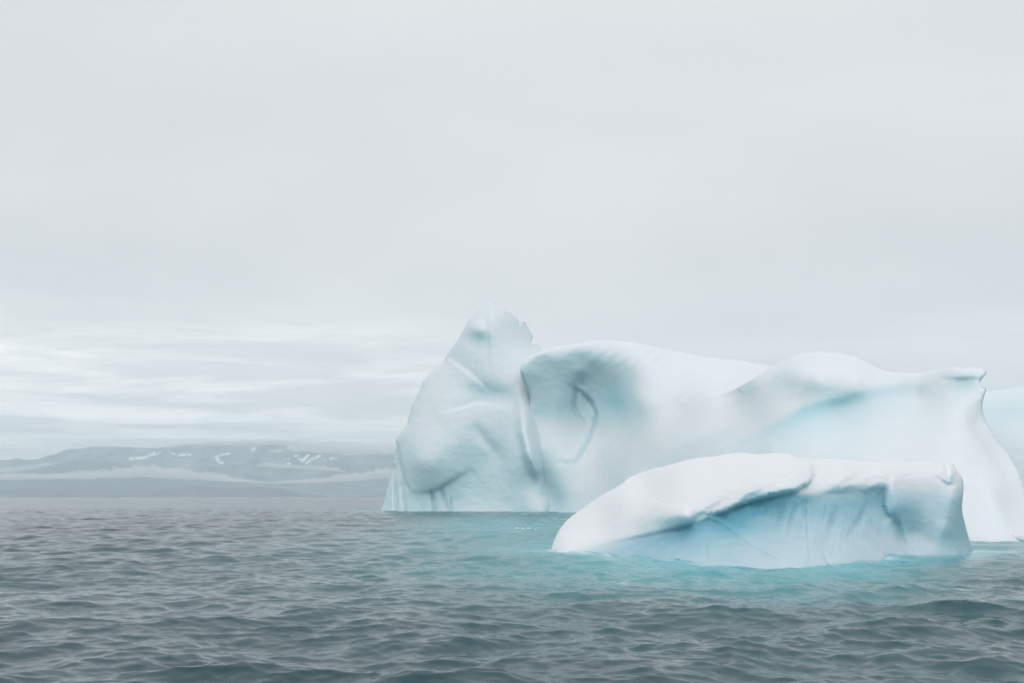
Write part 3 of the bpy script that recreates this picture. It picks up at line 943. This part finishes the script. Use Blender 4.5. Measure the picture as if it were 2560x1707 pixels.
_fp = list(WL_FRONT) + [(u, v + 55, d - 1.2) for u, v, d in WL_FRONT[2:]]
_fp += [(1500, 1335, 46.6), (1600, 1345, 43.6), (1700, 1350, 40.9), (1765, 1360, 39.3), (1840, 1372, 37.8), (1931, 1372, 37.6), (2003, 1360, 38.4), (2065, 1360, 39.2), (2122, 1350, 40.3), (2200, 1350, 42), (2289, 1335, 44.2), (2360, 1320, 43.6), (2410, 1320, 45.2),
        (1800, 1305, 41.7), (1850, 1305, 41.9), (1931, 1290, 41.9), (2003, 1275, 41.9), (2065, 1265, 42.2), (2122, 1260, 42.8), (2190, 1250, 44), (2240, 1260, 43.7), (2330, 1240, 45.0), (2390, 1240, 45.0),
        (1440, 1300, 50.2), (1500, 1265, 50.4), (1560, 1240, 49.0), (1600, 1200, 52.0), (1560, 1310, 45.6), (1650, 1270, 43.9), (1700, 1278, 42.0), (1722, 1288, 41.2), (1700, 1200, 46.2), (1750, 1150, 49.3), (1800, 1220, 43.5), (1850, 1140, 49.0), (1900, 1210, 42.6),
        (1950, 1140, 47.8), (1990, 1190, 43.4), (2050, 1155, 47.3), (2100, 1190, 44.4), (2150, 1160, 47.3), (2200, 1185, 45.5), (2300, 1160, 48), (2330, 1190, 46.3), (2390, 1185, 47)]
front_f = rbf(_fp)


def front_depth(q):
    D = front_f(q)
    # the lip hangs in uneven slanting teeth
    along = q[:, 0] + 0.55 * q[:, 1]
    zero = np.zeros(len(q))
    teeth = 5.0 * np.abs(noise3(np.column_stack([along / 13, zero, zero]))) + 2.5 * np.abs(noise3(np.column_stack([along / 5.5, zero + 4, zero]))) - 4
    qj = q - np.column_stack([zero, teeth + 2.0 * noise3(np.column_stack([q / 6, np.ones(len(q))]))])
    # rounded white nose at the left, undercut below it
    D = D + step(q, [(1430, 1376, 0), (1500, 1354, .3), (1600, 1335, .5), (1690, 1313, .45), (1716, 1307, .45), (1728, 1299, .45), (1731, 1289, .4), (1726, 1279, .4), (1712, 1272, .2), (1690, 1266, 0)], 6.0, 75)
    D = D - 0.55 * blob(q, 1692, 1284, 46, 22, -14)
    # ragged ledge of the snow slab
    D = D + step(qj, [(1728, 1278, 0), (1770, 1281, .35), (1808, 1278, .5), (1836, 1264, .6), (1884, 1248, .65), (1931, 1233, .65), (1989, 1224, .65), (2012, 1210, .9), (2022, 1202, .8), (2028, 1186, .8), (2023, 1168, .6), (2005, 1152, .4), (1990, 1143, .2)], 5.0, 60)
    # softer curl to the right of the slab
    D = D + step(q, [(2000, 1232, 0), (2040, 1226, .6), (2080, 1216, 1.0), (2120, 1212, 1.1), (2160, 1214, 1.1), (2200, 1208, .9), (2226, 1202, .2), (2236, 1198, 0)], 13.0, 55)
    D = D + step(q, [(2236, 1186, 0), (2227, 1205, .5), (2214, 1245, .9), (2212, 1260, .9), (2222, 1281, .6), (2232, 1300, 0)], 5.0, 30)
    D = D + step(q, [(2236, 1190, 0), (2270, 1188, .5), (2320, 1190, .9), (2360, 1196, .6), (2390, 1205, 0)], 15.0, 55)
    # the ramp in front of the blue cave
    D = D - step(q, [(1960, 1408, 0), (1915, 1385, .35), (1874, 1362, .35), (1830, 1330, .5), (1800, 1308, .5), (1770, 1300, .25), (1740, 1310, 0)], 4.0, 45)
    D = D + 0.35 * blob(q, 1815, 1298, 26, 14, 20)
    # fold between the wall and the right-hand block, cracks in the wall
    D = D + ridge(q, [(2222, 1281, 0), (2240, 1315, .45), (2255, 1352, .6), (2274, 1381, .4), (2290, 1410, 0)], 9, 14)
    for pts, w in (([(2018, 1250, 0), (2014, 1290, .12), (2018, 1340, .14), (2024, 1395, .08), (2026, 1410, 0)], 3.5), ([(2055, 1370, 0), (2060, 1390, .25), (2072, 1412, .2)], 3),
                   ([(1960, 1250, 0), (1945, 1300, .3), (1930, 1340, 0)], 8), ([(1990, 1260, 0), (1975, 1300, .22), (1962, 1350, 0)], 6), ([(2100, 1250, 0), (2085, 1300, .25), (2062, 1360, 0)], 10),
                   ([(2180, 1240, 0), (2150, 1300, .22), (2100, 1370, 0)], 10), ([(1768, 1350, 0), (1766, 1380, .15), (1770, 1405, 0)], 4)):
        D = D + ridge(q, pts, w)
    # hanging fringes below the ledge and flutes in the snow above it
    a = (q[:, 0] * 0.55 + q[:, 1] * 0.83)
    w_ = a / 5.2 + 1.6 * noise3(np.column_stack([q[:, 0] / 40, q[:, 1] / 40, np.full(len(q), 3.0)]))
    D = D + 0.07 * np.sin(w_) * (blob(q, 1850, 1245, 110, 22, -22) + 0.8 * blob(q, 2120, 1195, 110, 16, 0))
    cu = (q[:, 0] - 2040) / 300.0
    ph = q[:, 0] + 0.35 * (q[:, 1] - 1300) * (0.6 - cu) + 10 * noise3(np.column_stack([q / 70, zero]))
    wallm = (1 / (1 + np.exp(-(q[:, 1] - 1255) / 10))) * blob(q, 2040, 1320, 190, 70)
    D = D + wallm * (0.07 * noise3(np.column_stack([ph / 7, q[:, 1] / 90, zero])) + 0.10 * noise3(np.column_stack([ph / 19, q[:, 1] / 160, zero + 9])))
    # worn knob at the right end of the crest
    D = D - 0.5 * blob(q, 2374, 1186, 12, 16) + ridge(q, [(2340, 1188, 0), (2352, 1200, .22), (2368, 1212, .22), (2388, 1214, 0)], 5) + ridge(q, [(2360, 1160, .25), (2364, 1180, .25), (2352, 1190, 0)], 4.5)
    return D


def front_detail(q, P, s):
    e = np.clip(s / 10.0, 0, 1)
    top = 1 / (1 + np.exp((q[:, 1] - 1255) / 25))
    d = 0.10 * fbm(P / 2.2, 3) + (0.020 + 0.020 * top) * fbm(P / np.array([0.7, 0.5, 0.35]), 3)
    rag = blob(q, 1960, 1215, 90, 32, -14)
    return e * (d + 0.10 * rag * fbm(P / np.array([0.9, 0.6, 0.5]) + 5, 3))


def front_blue(q):
    d, s, e = polydist(q, [(1450, 1370, .15, 14), (1520, 1352, .45, 16), (1600, 1335, .7, 14), (1690, 1313, .75, 9), (1735, 1300, .8, 7), (1770, 1285, .85, 5), (1808, 1280, .95, 4), (1836, 1266, .95, 4), (1884, 1250, .9, 4), (1931, 1236, .85, 5), (1989, 1228, .8, 7),
                           (2040, 1228, .65, 14), (2080, 1224, .8, 18), (2160, 1222, .85, 18), (2200, 1216, .8, 16), (2235, 1210, .35, 20), (2330, 1212, .5, 26), (2390, 1220, .3, 26), (2420, 1235, .1, 20)])
    sg = d * np.where(s >= 0, 1, -1)
    soft = e[:, 1]
    below = 0.5 * (1 + np.tanh((sg - 0.6 * soft) / soft))
    b = 0.9 * e[:, 0] * below * np.exp(-(np.maximum(sg, 0) / 95) ** 1.2)
    b += 0.25 * blob(q, 1815, 1302, 40, 20, 20)
    low = 1 / (1 + np.exp(-(q[:, 1] - 1320) / 14))
    return b + 0.36 * below - 0.02 * low * below  # wave-washed blue ice, deepened to paint shade below the lip


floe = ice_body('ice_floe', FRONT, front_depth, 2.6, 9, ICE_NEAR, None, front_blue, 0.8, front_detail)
tag(floe, 'low white block of ice with a blue undercut wall, in front of the iceberg', 'ice floe')


# ------------------------------------------------------------------ loose ice on the water


def chunk(name, pos, size, seed, label, group):
    """a worn lump of brash ice, half afloat"""
    n, m = 14, 9
    th = np.linspace(0, 2 * np.pi, n, endpoint=False)
    ph = np.linspace(0, np.pi, m)
    T, Pp = np.meshgrid(th, ph)
    d = np.column_stack([(np.cos(T) * np.sin(Pp)).ravel(), (np.sin(T) * np.sin(Pp)).ravel(), np.cos(Pp).ravel()])
    r = 1 + 0.35 * fbm(d * 1.3 + seed, 3)
    V = d * r[:, None] * np.array(size) + np.array(pos)
    idx = np.arange(n * m).reshape(m, n)
    nx_ = np.roll(idx, -1, 1)
    f = np.stack([idx[:-1], idx[1:], nx_[1:], nx_[:-1]], -1).reshape(-1, 4)
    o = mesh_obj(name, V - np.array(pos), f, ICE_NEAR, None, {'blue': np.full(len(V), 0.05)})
    o.location = pos
    tag(o, label, 'ice chunk', None, group)
    return o


for i, (u, v, w, h) in enumerate([(2432, 1350, .5, .28), (2450, 1347, .7, .45), (2468, 1350, .6, .35), (2482, 1346, .9, .5), (2505, 1351, .6, .30), (2520, 1347, 1.0, .5),
                                  (2545, 1351, .7, .35), (2560, 1348, .9, .45), (2575, 1352, .7, .3)]):
    p = at(u, v, H * F / (v - HZ))
    chunk('ice_chunk', (p[0], p[1], 0.02), (w, w * 0.8, h), 3.7 * i, 'white lump in the ice rubble at the right foot of the iceberg', 'rubble at the foot of the iceberg')
for i, (u, v, w) in enumerate([(1293, 1321, .22), (1307, 1321.8, .15), (1322, 1321.2, .2), (1340, 1322, .13)]):
    p = at(u, v, H * F / (v - HZ))
    chunk('ice_fragment', (p[0], p[1], 0.02), (w, w * 0.7, w * 0.35), 50 + 2.3 * i, 'tiny ice fragment drifting in the pool between the icebergs', 'fragments drifting in the pool')
